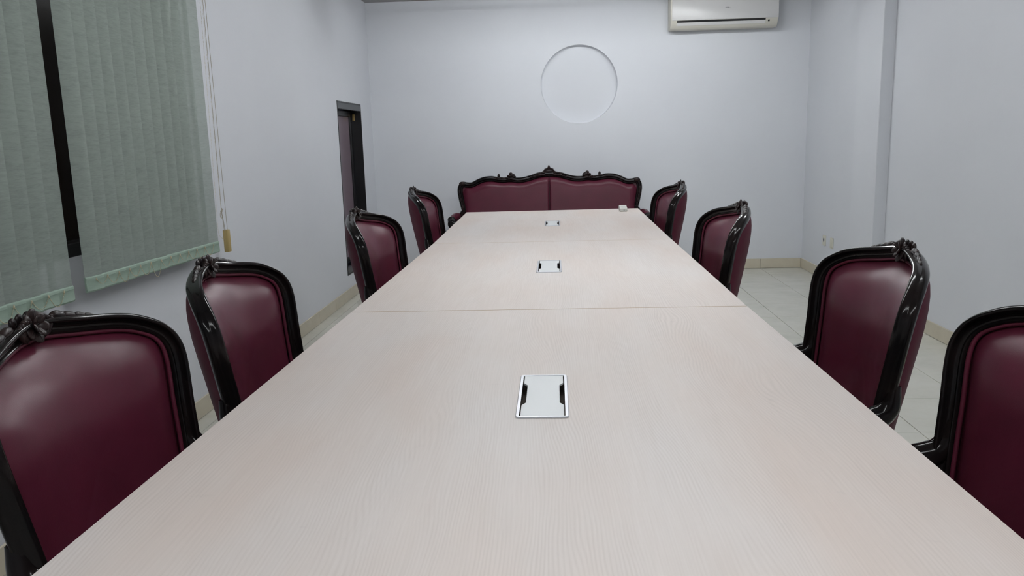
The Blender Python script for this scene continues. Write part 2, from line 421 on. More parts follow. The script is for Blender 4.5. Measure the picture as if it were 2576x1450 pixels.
# ------------------------------------------------------------------ meeting tables
TZ, TT = 0.76, 0.026
def table(label, yl, yr, x0f, x1f, x0b, x1b, outlet, bl, br):
    # front edge (near camera) y = yl/yr at left/right; back edge bl/br
    cx, cy = (x0f + x1f + x0b + x1b) / 4, (yl + yr + bl + br) / 4
    t = thing('meeting_table', label, 'table', (cx, cy, 0), group='laminate meeting tables pushed end to end')
    O = [(x0f - cx, yl - cy), (x1f - cx, yr - cy), (x1b - cx, br - cy), (x0b - cx, bl - cy)]
    ox0, ox1, oy0, oy1 = outlet; ox0 -= cx; ox1 -= cx; oy0 -= cy; oy1 -= cy
    g = 0.0035
    I = [(ox0 + g, oy0 + g), (ox1 - g, oy0 + g), (ox1 - g, oy1 - g), (ox0 + g, oy1 - g)]
    b = MB(); vs = []
    bv = 0.0016
    cen = np.mean(np.array(O), 0)
    def inset(P, d):
        o = []
        for i in range(4):
            p = np.array(P[i]); a = np.array(P[i - 1]) - p; c_ = np.array(P[(i + 1) % 4]) - p
            o.append(tuple(p + d * (a / np.linalg.norm(a) + c_ / np.linalg.norm(c_))))
        return o
    rings = [(I, TZ - TT), (O, TZ - TT), (O, TZ - bv), (inset(O, bv), TZ), (I, TZ)]
    for P, z in rings: vs += [(p[0], p[1], z) for p in P]
    fs = [((r * 4 + i), (r * 4 + (i + 1) % 4), ((r + 1) % 5 * 4 + (i + 1) % 4), ((r + 1) % 5 * 4 + i)) for r in range(5) for i in range(4)]
    b.add(vs, fs); top = b.build('tabletop', M['laminate'], t)
    top.data.materials.append(M['edge'])
    for p in top.data.polygons:
        zc = [top.data.vertices[i].co.z for i in p.vertices]
        if abs(p.normal.z) < 0.9 and max(zc) <= TZ + 1e-6 and p.center.xy.length > 0.3: p.material_index = 1
    hw = (x1f - x0f) / 2
    for yy in (min(O[0][1], O[1][1]) + 0.012, max(O[2][1], O[3][1]) - 0.037):
        box(-hw * 0.45, hw * 0.45, yy + 0.012, yy + 0.034, 0.0, TZ - TT).build('end_panel', M['laminate'], t, bevel=0.001, seg=1)
    box(-0.20, -0.18, O[0][1] + 0.06, O[2][1] - 0.06, 0.32, TZ - TT).build('modesty_panel', M['laminate'], t)
    # cable outlet
    rim = MB(); outer = roundrect(ox0 - 0.001, ox1 + 0.001, oy0 - 0.001, oy1 + 0.001, 0.008, 4)
    inner = roundrect(ox0 + 0.006, ox1 - 0.006, oy0 + 0.006, oy1 - 0.006, 0.0025, 4); n_ = len(outer)
    o2 = [(p[0] + (0.0012 if p[0] < (ox0 + ox1) / 2 else -0.0012), p[1] + (0.0012 if p[1] < (oy0 + oy1) / 2 else -0.0012)) for p in outer]
    R = [(outer, TZ + 0.0002), (outer, TZ + 0.0016), (o2, TZ + 0.0030), (inner, TZ + 0.0030), (inner, TZ - 0.02), (outer, TZ - 0.02)]
    R = [(outer, TZ + 0.0003), (outer, TZ + 0.0018), (o2, TZ + 0.0030), (inner, TZ + 0.0030), (inner, TZ + 0.0003)]
    rim.add([(p[0], p[1], z) for P, z in R for p in P],
            [(r * n_ + i, r * n_ + (i + 1) % n_, (r + 1) % 5 * n_ + (i + 1) % n_, (r + 1) % 5 * n_ + i) for r in range(5) for i in range(n_)])
    ob = rim.build('cable_outlet', M['rim'], t, smooth=35)
    cv = MB(); X0, X1, Y0, Y1, Zb = ox0 + 0.0045, ox1 - 0.0045, oy0 + 0.0045, oy1 - 0.0045, TZ - 0.035
    cv.add([(X0, Y0, TZ - 0.001), (X1, Y0, TZ - 0.001), (X1, Y1, TZ - 0.001), (X0, Y1, TZ - 0.001), (X0, Y0, Zb), (X1, Y0, Zb), (X1, Y1, Zb), (X0, Y1, Zb)],
           [(4, 5, 6, 7), (0, 1, 5, 4), (1, 2, 6, 5), (2, 3, 7, 6), (3, 0, 4, 7)])
    cv.build('cavity', M['cavity'], ob, fix=False)
    # lid with a notch at each side
    a0, a1, c0, c1 = ox0 + 0.0085, ox1 - 0.0085, oy0 + 0.0075, oy1 - 0.0065
    ln = c1 - c0; nd = 0.0085; s = 0.016
    n0, n1 = c0 + ln * 0.245, c0 + ln * 0.80
    poly = [(a0, c0), (a1, c0), (a1, n0 - 0), (a1 - nd, n0 + s), (a1 - nd, n1 - s), (a1, n1), (a1, c1), (a0, c1), (a0, n1), (a0 + nd, n1 - s), (a0 + nd, n0 + s), (a0, n0)]
    l_ = MB(); l_.prism(poly, 'z', TZ - 0.0025, TZ + 0.0022); l_.build('lid', M['lid'], ob, bevel=0.0007, seg=1)
    return t
table('pale wood-grain meeting table nearest the camera, the largest in the picture', 0.90, 0.90, -0.700, 0.624, -0.681, 0.609,
      (-0.0870, 0.0185, 1.536, 1.826), 2.5750, 2.5750)
table('middle pale wood-grain meeting table, between two straight seams', 2.5780, 2.5780, -0.680, 0.608, -0.667, 0.612,
      (-0.0840, 0.0195, 3.300, 3.617), 4.3150, 4.3150)
table('farthest pale wood-grain meeting table, in front of the sofa', 4.3182, 4.3182, -0.667, 0.611, -0.684, 0.626,
      (-0.072, 0.025, 5.075, 5.37), 6.175, 6.200)

# small white box on the far table
t = thing('small_box', 'small white plastic box with a dark button at the far table corner', 'box', (0.497, 6.03, TZ), math.radians(-2))
b = MB(); b.prism([(-0.08, 0.0), (0.10, 0.0), (0.10, 0.030), (0.06, 0.036), (-0.055, 0.030), (-0.08, 0.022)], 'x', -0.028, 0.028)
b.build('body', M['box'], t, bevel=0.005, seg=2)
b = MB(); b.blob((0.004, -0.0805, 0.011), (0.0045, 0, 0), (0, 0.002, 0), (0, 0, 0.0035)); b.build('button', M['grey_mark'], t, smooth=60)
box(-0.026, 0.026, -0.044, -0.040, 0.0302, 0.0318).build('seam_strip', M['grey_mark'], t)

# ------------------------------------------------------------------ armchairs
Z0 = 0.987; KB = 0.976; RB = 0.208; YB = 0.30
OC = catmull([(-.114, .9727), (0, .987), (.114, .9727), (.2636, .9419), (.3324, .8695), (.3176, .7066), (.2872, .4881)], 10)[10:]
def surf_y(u, z): return YB - KB * u * u - RB * (Z0 - z)
def front_n(u):
    v = np.array((-2 * KB * u, -1.0, RB)); return v / np.linalg.norm(v)
def arch(inset=0.0, zmin=0.44, off=0.0):
    # full arch, left foot to right foot, inset from the outer curve inside the (u,z) plane
    pts = np.vstack([OC[::-1] * np.array((-1, 1)), OC[1:]])
    T = np.gradient(pts, axis=0); T /= np.linalg.norm(T, axis=1)[:, None]
    nrm = np.stack([-T[:, 1], T[:, 0]], 1)   # outward (left of travel from left foot upwards over)
    q = pts - nrm * inset
    o = []
    for u, z in q:
        f = front_n(u); o.append(np.array((u, surf_y(u, z), z)) + f * off)
    return np.array(o), q
def frames(P):
    T = np.gradient(P, axis=0); T /= np.linalg.norm(T, axis=1)[:, None]
    A, B = [], []
    for p, t_ in zip(P, T):
        f = front_n(p[0]); a = np.cross(f, t_); a /= np.linalg.norm(a)
        cen = np.array((0, p[1], 0.72))
        if a @ (p - cen) < 0: a = -a
        f2 = np.cross(t_, a)
        if f2 @ f < 0: f2 = -f2
        A.append(a); B.append(f2)
    return A, B
PROF = [(-.012, -.016), (-.004, -.014), (.0, -.009), (.0008, -.0035), (-.0015, .001), (-.0015, .003), (.0005, .008), (-.0005, .0145), (-.0045, .0198), (-.0095, .0212),
        (-.0145, .0205), (-.0168, .0180), (-.0172, .0140), (-.0215, .0080), (-.027, .0042), (-.033, .0038), (-.0365, .0062), (-.0405, .0082), (-.0445, .0066), (-.0475, .001), (-.048, -.008), (-.045, -.016)]
PROF = [(a * .74, b * 1.15 + .004) for a, b in PROF]
def pad(inset, bulge, off, side, zb, rings=12, back=False):
    _, q = arch(inset)
    k = [i for i in range(len(q)) if q[i][1] > zb]
    q = q[k[0]:k[-1] + 1]
    n_b = 16
    bot = [(q[-1][0] + (q[0][0] - q[-1][0]) * i / n_b, zb) for i in range(0, n_b + 1)]
    loop = np.vstack([q, bot]); cen = np.array((0.0, 0.69)); n_ = len(loop)
    vs = []; fs = []
    for r in range(rings):
        rho = 1 - (r / rings) ** 1.35 * 1.0
        for p in loop:
            u, z = cen + (p - cen) * rho
            f = front_n(u) * side
            lum = 0.020 * math.exp(-((z - .80) / .13) ** 2) * (1 - rho ** 4) if side > 0 else 0.0
            h = lum + off + bulge * (0.65 * (1 - rho ** 9) + 0.35 * (1 - rho ** 2.2))
            vs.append(np.array((u, surf_y(u, z), z)) + f * h)
    f = front_n(0) * side; vs.append(np.array((0, surf_y(0, .69), .69)) + f * (off + bulge + (0.020 * math.exp(-(.11 / .13) ** 2) if side > 0 else 0.0)))
    for r in range(rings - 1):
        for i in range(n_):
            j = (i + 1) % n_; fs.append((r * n_ + i, r * n_ + j, (r + 1) * n_ + j, (r + 1) * n_ + i))
    for i in range(n_): fs.append(((rings - 1) * n_ + i, (rings - 1) * n_ + (i + 1) % n_, len(vs) - 1))
    return vs, fs
def crest_mb():
    b = MB()
    def fr(u):
        z = np.interp(abs(u), OC[:40, 0], OC[:40, 1]); p = np.array((u, surf_y(u, z), z))
        e = 0.004; zb_ = np.interp(abs(u + e), OC[:40, 0], OC[:40, 1])
        q = np.array((u + e, surf_y(u + e, zb_), zb_)); T = (q - p) / np.linalg.norm(q - p)
        f = front_n(u); a = np.cross(T, -f); a = a if a[2] > 0 else -a
        a /= np.linalg.norm(a); return p, T, a, f
    def leaf(u, a_, f_, ang, tilt, ln, wd, th, taper=0.35, point=0.35):
        # leaf lying on the frame: ang in the T-A plane, tilt lifts its tip to the front
        p, T, A, F = fr(u)
        d = T * math.cos(ang) + A * math.sin(ang); s_ = -T * math.sin(ang) + A * math.cos(ang)
        ax = d * math.cos(tilt) + F * math.sin(tilt); az = -d * math.sin(tilt) + F * math.cos(tilt)
        c_ = p + A * a_ + F * f_ + ax * ln * 0.5
        b.blob(c_, ax * ln * .5, s_ * wd * .5, az * th * .5, 10, 7, taper, point)
        b.blob(c_ + az * th * .28, ax * ln * .42, s_ * wd * .10, az * th * .30, 6, 5, taper, .2)
    def petal(u, a_, f_, ang, tilt, ln, wd, th):
        p, T, A, F = fr(u)
        d = T * math.cos(ang) + A * math.sin(ang); s_ = -T * math.sin(ang) + A * math.cos(ang)
        ax = d * math.cos(tilt) + F * math.sin(tilt); az = -d * math.sin(tilt) + F * math.cos(tilt)
        b.blob(p + A * a_ + F * f_ + ax * ln * 0.55, ax * ln * .5, s_ * wd * .5, az * th * .5, 12, 8, -0.35, -0.15)
    R = math.radians
    # central blossom: two tiers of rounded petals round a bud
    for k in range(6):
        a = R(90 + 60 * k); leaf(0.0, -0.011, 0.015, a, R(16), 0.036, 0.031, 0.009, -0.1, 0.0)
    for k in range(5):
        a = R(54 + 72 * k); leaf(0.0, -0.011, 0.021, a, R(36), 0.026, 0.020, 0.007, -0.1, -0.05)
    p, T, A, F = fr(0.0); b.blob(p + A * -0.013 + F * 0.022, T * .007, A * .007, F * .006)
    for du in (-.026, -.009, .009, .026):
        leaf(du, -0.005, 0.0, R(90 - du * 1300), R(10), 0.026, 0.022, 0.011, -0.1, 0.0)
    for sgn in (-1, 1):
        # acanthus fan falling over the rail beside the blossom
        for k in range(-2, 3):
            leaf(sgn * 0.031 + .004 * k, -0.038 + .002 * abs(k), 0.013, R(90 - 11 * k), R(9), 0.046 - .004 * abs(k), 0.015, 0.011, -0.25, 0.1)
        for k in range(-2, 3):
            p, T, A, F = fr(sgn * 0.031 + .0095 * k); b.blob(p + A * (.004 - .0035 * abs(k)) + F * (.022 - .001 * abs(k)), T * .0065, A * .005, F * .006)
        # garland of overlapping leaves on the top edge of the rail
        for i, (u, ln, wd) in enumerate(((0.140, .034, .014), (0.115, .042, .020), (0.088, .046, .024), (0.058, .048, .026))):
            base = R(0) if sgn > 0 else R(180)
            leaf(sgn * u, 0.0 + 0.0012 * i, 0.010 + .0008 * i, base + sgn * R(-4), R(-3), ln, wd, 0.013 + .002 * i, 0.15, 0.0)
    return b
def chair_proto():
    root = thing('armchair', '', 'chair')
    P, _ = arch(0.0); A, B = frames(P)
    b = MB(); b.sweep(P, A, B, PROF); b.build('back_frame', M['wood'], root, smooth=50)
    crest_mb().build('crest_carving', M['carve'], root, smooth=60)
    b = MB(); b.add(*pad(0.0375, 0.050, -0.006, 1, 0.45)); b.build('backrest', M['leather'], root, smooth=80)
    P2, _ = arch(0.0355, off=0.004)
    b = MB(); b.tube(P2, 0.0052, 8); b.build('piping', M['piping'], root, smooth=60)
    b = MB(); b.add(*pad(0.014, 0.030, 0.010, -1, 0.45)); b.build('back_upholstery', M['leather_back'], root, smooth=80)
    P3, _ = arch(0.010, off=-0.036)
    k = [i for i in range(len(P3)) if P3[i][2] < 0.90]
    # seat
    def seat_poly(g): 
        o = []
        for x, y in ((-.245, .115), (-.275, -.05), (-.30, -.27), (-.22, -.345), (0, -.375), (.22, -.345), (.30, -.27), (.275, -.05), (.245, .115)):
            o.append((x * (1 - g / .3), (y + .13) * (1 - g / .25) - .13))
        return o
    sp = catmull(seat_poly(0), 4)
    b = MB(); b.prism([tuple(p) for p in sp], 'z', 0.335, 0.415); b.build('seat_rail', M['wood'], root, bevel=0.008, seg=2, smooth=40)
    b = MB(); n_ = len(sp); vs = []; fs = []
    R_ = [(1.0, .412), (1.005, .43), (.985, .458), (.90, .482), (.7, .495), (.35, .50)]
    for s_, z in R_:
        for p in sp: vs.append((p[0] * s_ * .97, (p[1] + .13) * s_ * .97 - .13, z))
    for r in range(len(R_) - 1):
        for i in range(n_): fs.append((r * n_ + i, r * n_ + (i + 1) % n_, (r + 1) * n_ + (i + 1) % n_, (r + 1) * n_ + i))
    fs.append(tuple((len(R_) - 1) * n_ + i for i in range(n_))); fs.append(tuple(range(n_))[::-1])
    b.add(vs, fs); b.build('seat', M['leather'], root, smooth=60)
    # arms
    for sgn in (-1, 1):
        u0 = .302; y_ = surf_y(.315, .69)
        pts = catmull([(sgn * u0, y_ + .014, .690), (sgn * (u0 + .001), y_ + .002, .632), (sgn * (u0 + .005), y_ - .040, .606), (sgn * (u0 + .012), y_ - .15, .600),
                       (sgn * (u0 + .018), y_ - .26, .604), (sgn * (u0 + .014), y_ - .305, .592), (sgn * (u0 + .006), y_ - .30, .58),
                       (sgn * (u0 - .004), y_ - .27, .53), (sgn * (u0 - .012), y_ - .265, .47), (sgn * (u0 - .025), y_ - .28, .40)], 5)
        rad = np.interp(np.linspace(0, 1, len(pts)), [0, .1, .2, .35, .6, .8, 1], [.016, .026, .030, .024, .022, .018, .022])
        b = MB(); b.tube(pts, rad, 12); b.build('armrest', M['wood'], root, smooth=60)
    # legs
    for sx_ in (-1, 1):
        for front in (1, 0):
            if front: pts = [(sx_ * .245, -.29, .37), (sx_ * .262, -.315, .30), (sx_ * .262, -.325, .22), (sx_ * .248, -.31, .10), (sx_ * .25, -.322, .03), (sx_ * .258, -.335, .0)]
            else: pts = [(sx_ * .235, .09, .40), (sx_ * .235, .10, .28), (sx_ * .235, .125, .14), (sx_ * .238, .165, .0)]
            pts = catmull(pts, 5); rad = np.interp(np.linspace(0, 1, len(pts)), [0, .3, .7, .9, 1], [.034, .030, .019, .021, .022] if front else [.026, .024, .020, .017, .017])
            b = MB(); b.tube(pts, rad, 10); b.build('leg', M['wood'], root, smooth=60)
    return root
CH = {  # crest distance from the camera axis, crest y, yaw (from the camera fit)
    'L1': (1.023, 1.461, -.005), 'L2': (.990, 2.185, -.049), 'L3': (.954, 3.759, .064), 'L4': (.972, 5.429, .005),
    'R1': (.988, 1.400, .001), 'R2': (.964, 2.248, .0), 'R3': (.847, 3.678, .027), 'R4': (.839, 5.388, .049)}
LAB = {
    'L1': 'burgundy leather armchair nearest the camera on the window side, carved crest at the left border',
    'L2': 'burgundy leather armchair under the hanging blind cord, second on the window side',
    'L3': 'burgundy leather armchair standing in front of the narrow dark window, third on the window side',
    'L4': 'small far burgundy armchair on the window side, beside the sofa',
    'R1': 'burgundy armchair cut off by the right border, nearest on the plain wall side',
    'R2': 'burgundy leather armchair with carved crest before the pilaster, second on the plain wall side',
    'R3': 'burgundy leather armchair against the cream skirting, third on the plain wall side',
    'R4': 'small far burgundy armchair on the plain wall side, beside the sofa'}
proto = chair_proto(); first = True
for key, (n0, yc, yaw) in CH.items():
    o = proto if first else copy_tree(proto); first = False
    s = -1 if key[0] == 'L' else 1
    ang = yaw if s > 0 else PI - yaw
    d = np.array((math.cos(ang), math.sin(ang)))
    o.location = (s * n0 - d[0] * YB, yc - d[1] * YB, 0)
    o.rotation_euler = (0, 0, ang - PI / 2)
    tag(o, LAB[key], 'chair', 'carved leather armchairs along the tables')

# ------------------------------------------------------------------ sofa
SY = 7.50                       # plane of the sofa back
K = 7.50 / 2034.0 / 3.903       # metres per measured unit
CXS = -0.057
half = [(0, 161), (55, 162), (115, 172), (180, 193), (250, 210), (310, 213), (345, 206), (395, 204), (440, 208), (500, 203), (560, 193), (635, 199), (700, 222), (755, 248),
        (800, 247), (845, 241), (884, 275), (895, 328), (885, 405), (862, 500)]
ZS = lambda yy: 1.05 - (yy - 110) * K
HP = [(x * K, ZS(y)) for x, y in half] + [(0.79, 0.58), (0.775, 0.42)]
HP = catmull(HP, 5)
def sofa():
    root = thing('sofa', 'wide burgundy leather sofa with black carved serpentine frame by the far wall', 'sofa', (CXS, SY - 0.02, 0), math.radians(0.0))
    rec = 0.16
    P = np.vstack([HP[::-1] * np.array((-1, 1)), HP[1:]])
    P3 = np.array([(p[0], 0.02 - rec * (1.02 - p[1]), p[1]) for p in P])
    T = np.gradient(P3, axis=0); T /= np.linalg.norm(T, axis=1)[:, None]
    F = np.array((0, -1.0, rec)); F /= np.linalg.norm(F)
    A = []
    for t_ in T:
        a = np.cross(F, t_); a /= np.linalg.norm(a)
        A.append(a if a @ np.array((0, 0, 1.0)) > 0 or True else a)
    # outward side: pick orientation once
    mid = len(T) // 2
    if A[mid][2] < 0: A = [-a for a in A]
    prof = [(.0, -.03), (.002, .0), (-.004, .016), (-.010, .013), (-.016, .019), (-.026, .019), (-.034, .009), (-.042, .010), (-.048, .002), (-.048, -.03)]
    b = MB(); b.sweep(P3, A, [F] * len(P3), prof); b.build('back_frame', M['wood'], root, smooth=50)
    # carved crest, shell and scroll ornaments
    b = MB()
    def at(x, up_, f): 
        z = np.interp(abs(x), HP[:70, 0], HP[:70, 1]) + up_
        return np.array((x, 0.02 - rec * (1.02 - z), z)) + F * f
    X = np.array((1.0, 0, 0)); Zv = np.array((0, 0, 1.0))
    sh = [(-.030, -.030), (0, -.038), (.030, -.030), (.054, -.016), (.050, .004), (.034, .020), (.014, .030), (.006, .046), (-.006, .046), (-.014, .030), (-.034, .020), (-.050, .004), (-.054, -.016)]
    rows_ = []
    for gs, fo in ((1.0, -.016), (1.0, .012), (.86, .020), (.72, .016)): rows_ += [at(0, 0, 0) + X * (p[0] * gs) + Zv * ((p[1] + .004) * gs) + F * fo for p in sh]
    q = len(sh); b.add(rows_, [(r * q + i, r * q + (i + 1) % q, (r + 1) * q + (i + 1) % q, (r + 1) * q + i) for r in range(3) for i in range(q)] + [tuple(range(q))[::-1], tuple(3 * q + i for i in range(q))])
    b.blob(at(0, -.002, .014), X * .034, Zv * .020, F * .012, 14, 8)
    for sg in (-1, 1):
        b.blob(at(0, .018, .010) + X * sg * .030, X * .014, Zv * .008, F * .014); b.blob(at(0, -.010, .012) + X * sg * .054, X * .009, Zv * .014, F * .012)
    b.blob(at(0, .042, .004), Zv * .014, X * .010, F * .010)
    b.build('crest_carving', M['carve'], root, smooth=60)
    for sgn in (-1, 1):
        b = MB()
        for k in range(5):
            x = sgn * (.055 + .026 * k); b.blob(at(x, -.030 + .001 * k, .018), X * .022, Zv * (.012 - .0015 * k), F * .009, 8, 6)
            b.blob(at(x, -.012, .018), X * .018, Zv * (.008 - .001 * k), F * .008, 8, 6)
        b.build('rail_carving', M['carve'], root, smooth=60)
        b = MB()
        for dx, uz, rx, rz_ in ((.338, .010, .028, .020), (.350, .024, .018, .016), (.322, .002, .020, .010), (.366, .006, .020, .012), (.345, -.018, .026, .012), (.385, -.012, .020, .012), (.41, -.014, .02, .012)):
            b.blob(at(sgn * dx, uz, .010), X * rx, Zv * rz_, F * .016, 10, 7)
        b.blob(at(sgn * .462, .010, .006), Zv * .022, X * .014, F * .012, 8, 6, .2)
        b.blob(at(sgn * .470, -.010, .012), X * .030, Zv * .012, F * .012, 8, 6)
        b.blob(at(sgn * .50, -.022, .012), X * .030, Zv * .009, F * .010, 8, 6)
        b.build('scroll_carving', M['carve'], root, smooth=60)
        b = MB()
        for k in range(6):
            zz = .83 - .035 * k; x = np.interp(-zz, -HP[60:, 1], HP[60:, 0])
            p = np.array((sgn * (x - .018), 0.02 - rec * (1.02 - zz), zz)) + F * .016
            b.blob(p, Zv * .022, X * .010, F * .008, 8, 6, .3)
        b.build('shoulder_carving', M['carve'], root, smooth=60)
        b = MB(); b.blob(np.array((sgn * .80, 0.02 - rec * .13, ZS(262))) + F * .010, X * .030, Zv * .022, F * .016, 10, 7)
        b.build('corner_carving', M['carve'], root, smooth=60)
    # leather back in two panels, padded, with a seam between
    ins = .047
    xin = np.unique(np.concatenate([[.003, .005, .008, .012, .018], np.linspace(0.03, 0.75, 28), [.765, .775, .785, .792, .797]]))
    topz = np.interp(xin, HP[:82, 0], HP[:82, 1]) - ins
    # smooth top line as the inner edge follows the rail
    for sgn in (-1, 1):
        vs = []; fs = []; rows = 14; zb = .44
        for i, x in enumerate(xin):
            e = i / (len(xin) - 1); zt = topz[i] if x < .765 else topz[i] - (x - .765) * 1.5
            for j in range(rows + 1):
                g_ = j / rows; g2 = 1 - (1 - g_) ** 1.5
                z = zb + (zt - zb) * g2
                edge = min(1, max(0, 1 - (1 - min(1, (zt - z) / .06)) ** 2)) * min(1, 1 - (1 - min(1, (x - .003) / .012)) ** 2 * .45) * min(1, 1 - (1 - min(1, (.797 - x) / .05)) ** 2)
                xx = x * (1 - .03 * (1 - g2))
                vs.append((sgn * xx, 0.02 - rec * (1.02 - z) + .006 - .034 * edge, z))
        r1 = rows + 1
        for i in range(len(xin) - 1):
            for j in range(rows): fs.append((i * r1 + j, (i + 1) * r1 + j, (i + 1) * r1 + j + 1, i * r1 + j + 1))
        b = MB(); b.add(vs, fs); b.build('back_panel', M['leather'], root, smooth=80)
    # rear board
    poly = [(p[0] * .985, p[1] - .012) for p in P]
    b = MB(); vs = [(x, 0.02 - rec * (1.02 - z) + dy, z) for dy in (.008, .03) for x, z in poly]; n_ = len(poly)
    b.add(vs, [tuple(range(n_)), tuple(range(n_, 2 * n_))[::-1]] + [(i, (i + 1) % n_, n_ + (i + 1) % n_, n_ + i) for i in range(n_)])
    b.build('rear_board', M['leather'], root)
    # seat, rail, arms, legs
    b = box(-.78, .78, -.68, -.06, .24, .33); b.build('seat_rail', M['wood'], root, bevel=.012)
    for sgn in (-1, 1):
        x0_, x1_ = sorted((sgn * .006, sgn * .755))
        b = box(x0_, x1_, -.67, -.10, .33, .45); b.build('seat_cushion', M['leather'], root, bevel=.03, seg=3, smooth=60)
        pts = catmull([(sgn * .79, -.085, .66), (sgn * .815, -.17, .625), (sgn * .84, -.32, .612), (sgn * .85, -.46, .62), (sgn * .845, -.52, .605), (sgn * .83, -.545, .565),
                       (sgn * .81, -.51, .50), (sgn * .79, -.50, .40), (sgn * .78, -.53, .30)], 5)
        rad = np.interp(np.linspace(0, 1, len(pts)), [0, .2, .4, .55, .7, 1], [.020, .026, .028, .040, .030, .026])
        b = MB(); b.tube(pts, rad, 12)
        for k in range(4):
            p = pts[18 + k * 2]; b.blob(p + np.array((0, 0, .012)), (0, .02, 0), (.036, 0, 0), (0, 0, .030), 10, 6)
        b.build('armrest', M['wood'], root, smooth=60)
        b = MB(); b.blob((sgn * .838, -.30, .632), (sgn * .012, -.17, 0), (.036, 0, 0), (0, 0, .034), 12, 10); b.build('arm_pad', M['leather'], root, smooth=70)
        for yy in (-.62, -.10):
            b = MB(); b.tube(catmull([(sgn * .72, yy, .26), (sgn * .74, yy - .015, .18), (sgn * .725, yy, .07), (sgn * .74, yy - .01, 0)], 4), [.040] * 5 + [.028] * 4 + [.03] * 4, 10); b.build('leg', M['wood'], root, smooth=60)
    return root
sofa()

# ------------------------------------------------------------------ air conditioner
ax0, ax1, AY = 1.068, 2.030, YF
t = thing('air_conditioner', 'white split air conditioner high on the far wall', 'air conditioner', ((ax0 + ax1) / 2, AY, 2.24))
hw = (ax1 - ax0) / 2
prof = [(0.0, 0.005), (0.0, 0.30), (-.15, 0.30), (-.185, .285), (-.195, .25), (-.197, .085), (-.19, .066), (-.155, .018), (-.135, .004), (-.12, .0)]
b = MB(); b.prism(prof, 'x', -hw, hw); b.build('body', M['ac_cream'], t, bevel=.008, seg=2, smooth=40)
fp = [(-.150, .301), (-.188, .289), (-.199, .252), (-.201, .080), (-.196, .074), (-.190, .080), (-.180, .25), (-.15, .285)]
b = MB(); b.prism(fp, 'x', -hw + .012, hw - .002); fpo = b.build('front_panel', M['ac_white'], t, bevel=.002, seg=1, smooth=40)
# outlet slit and flap on the sloping lower face
def slope(s, o): # s along slope from the upper edge, o outward
    p0, p1 = np.array((-.190, .066)), np.array((-.155, .018)); d = (p1 - p0) / np.linalg.norm(p1 - p0); nn = np.array((-d[1], d[0])); nn = nn if nn[0] < 0 else -nn
    q = p0 + d * s + nn * o; return (q[0], q[1])
b = MB(); b.prism([slope(-.008, -.004), slope(-.008, .0025), slope(.009, .0025), slope(.009, -.004)], 'x', -hw + .055, hw - .115); b.build('outlet_slit', M['black'], t)
b = MB(); b.prism([slope(.0095, -.004), slope(.0095, .0035), slope(.042, .0035), slope(.042, -.004)], 'x', -hw + .055, hw - .115); b.build('flap', M['ac_white'], t, bevel=.001, seg=1)
b = MB(); b.prism([slope(.008, -.002), slope(.008, .002), slope(.024, .002), slope(.024, -.002)], 'x', hw - .092, hw - .076); b.build('receiver_window', M['black'], t, bevel=.0008, seg=1)
b = MB()
zc, xc = 2.415 - 2.24, 1.573 - (ax0 + ax1) / 2
for k, (dx, w_, h_) in enumerate(((-.020, .008, .004), (-.010, .004, .013), (-.003, .004, .012), (.004, .004, .013), (.011, .004, .012), (.018, .006, .004))):
    b.box(xc + dx, xc + dx + w_, -.2030, -.199, zc - h_ / 2, zc + h_ / 2)
b.build('badge', M['grey_mark'], t)

# ------------------------------------------------------------------ sockets on the right wall
for nm, yc, lab, cat in (('wall_socket', 7.240, 'ivory power socket low on the right wall near the corner', 'socket'),
                         ('blank_plate', 7.045, 'plain ivory blank plate beside the power socket', 'wall plate')):
    t = thing(nm, lab, cat, (XR, yc, 0.347))
    b = MB(); b.prism(roundrect(-.036, .036, -.046, .046, .008), 'x', -.009, 0.0); b.build('plate', M['socket'], t, bevel=.002, seg=2, smooth=40)
    if nm == 'wall_socket':
        b = MB(); b.prism([(.018 * math.cos(a * PI / 10), .018 * math.sin(a * PI / 10) + .004) for a in range(20)], 'x', -.0105, -.004); ins = b.build('insert', M['grey_mark'], t)
        for dy in (-.0075, .0075):
            b = MB(); b.prism([(dy + .003 * math.cos(a * PI / 4), .004 + .003 * math.sin(a * PI / 4)) for a in range(8)], 'x', -.0115, -.006); b.build('pin_hole', M['black'], ins)
    else:
        b = MB(); b.prism(roundrect(-.022, .022, -.030, .030, .004), 'x', -.0105, -.004); b.build('inset_panel', M['socket'], t, bevel=.001, seg=1)

# ------------------------------------------------------------------ vertical blinds
BX = XL + 0.080; ZT, ZB = 2.46, 0.806
def chain_mb(pts, r, step):
    # bead chain along a polyline: small octahedral beads
    pts = np.array(pts); seg = np.linalg.norm(np.diff(pts, axis=0), axis=1); cum = np.concatenate([[0], np.cumsum(seg)])
    b = MB(); n_ = max(2, int(cum[-1] / step))
    for s in np.linspace(0, cum[-1], n_):
        p = np.array([np.interp(s, cum, pts[:, i]) for i in range(3)])
        b.add([p + np.array(v_) * r for v_ in ((1, 0, 0), (0, 1, 0), (-1, 0, 0), (0, -1, 0), (0, 0, 1), (0, 0, -1))],
              [(0, 1, 4), (1, 2, 4), (2, 3, 4), (3, 0, 4), (1, 0, 5), (2, 1, 5), (3, 2, 5), (0, 3, 5)])
    return b
def sag(p, q, d, n_=10):
    p, q = np.array(p, float), np.array(q, float)
    return [p + (q - p) * t_ + np.array((0, 0, -d * 4 * t_ * (1 - t_))) for t_ in np.linspace(0, 1, n_)]
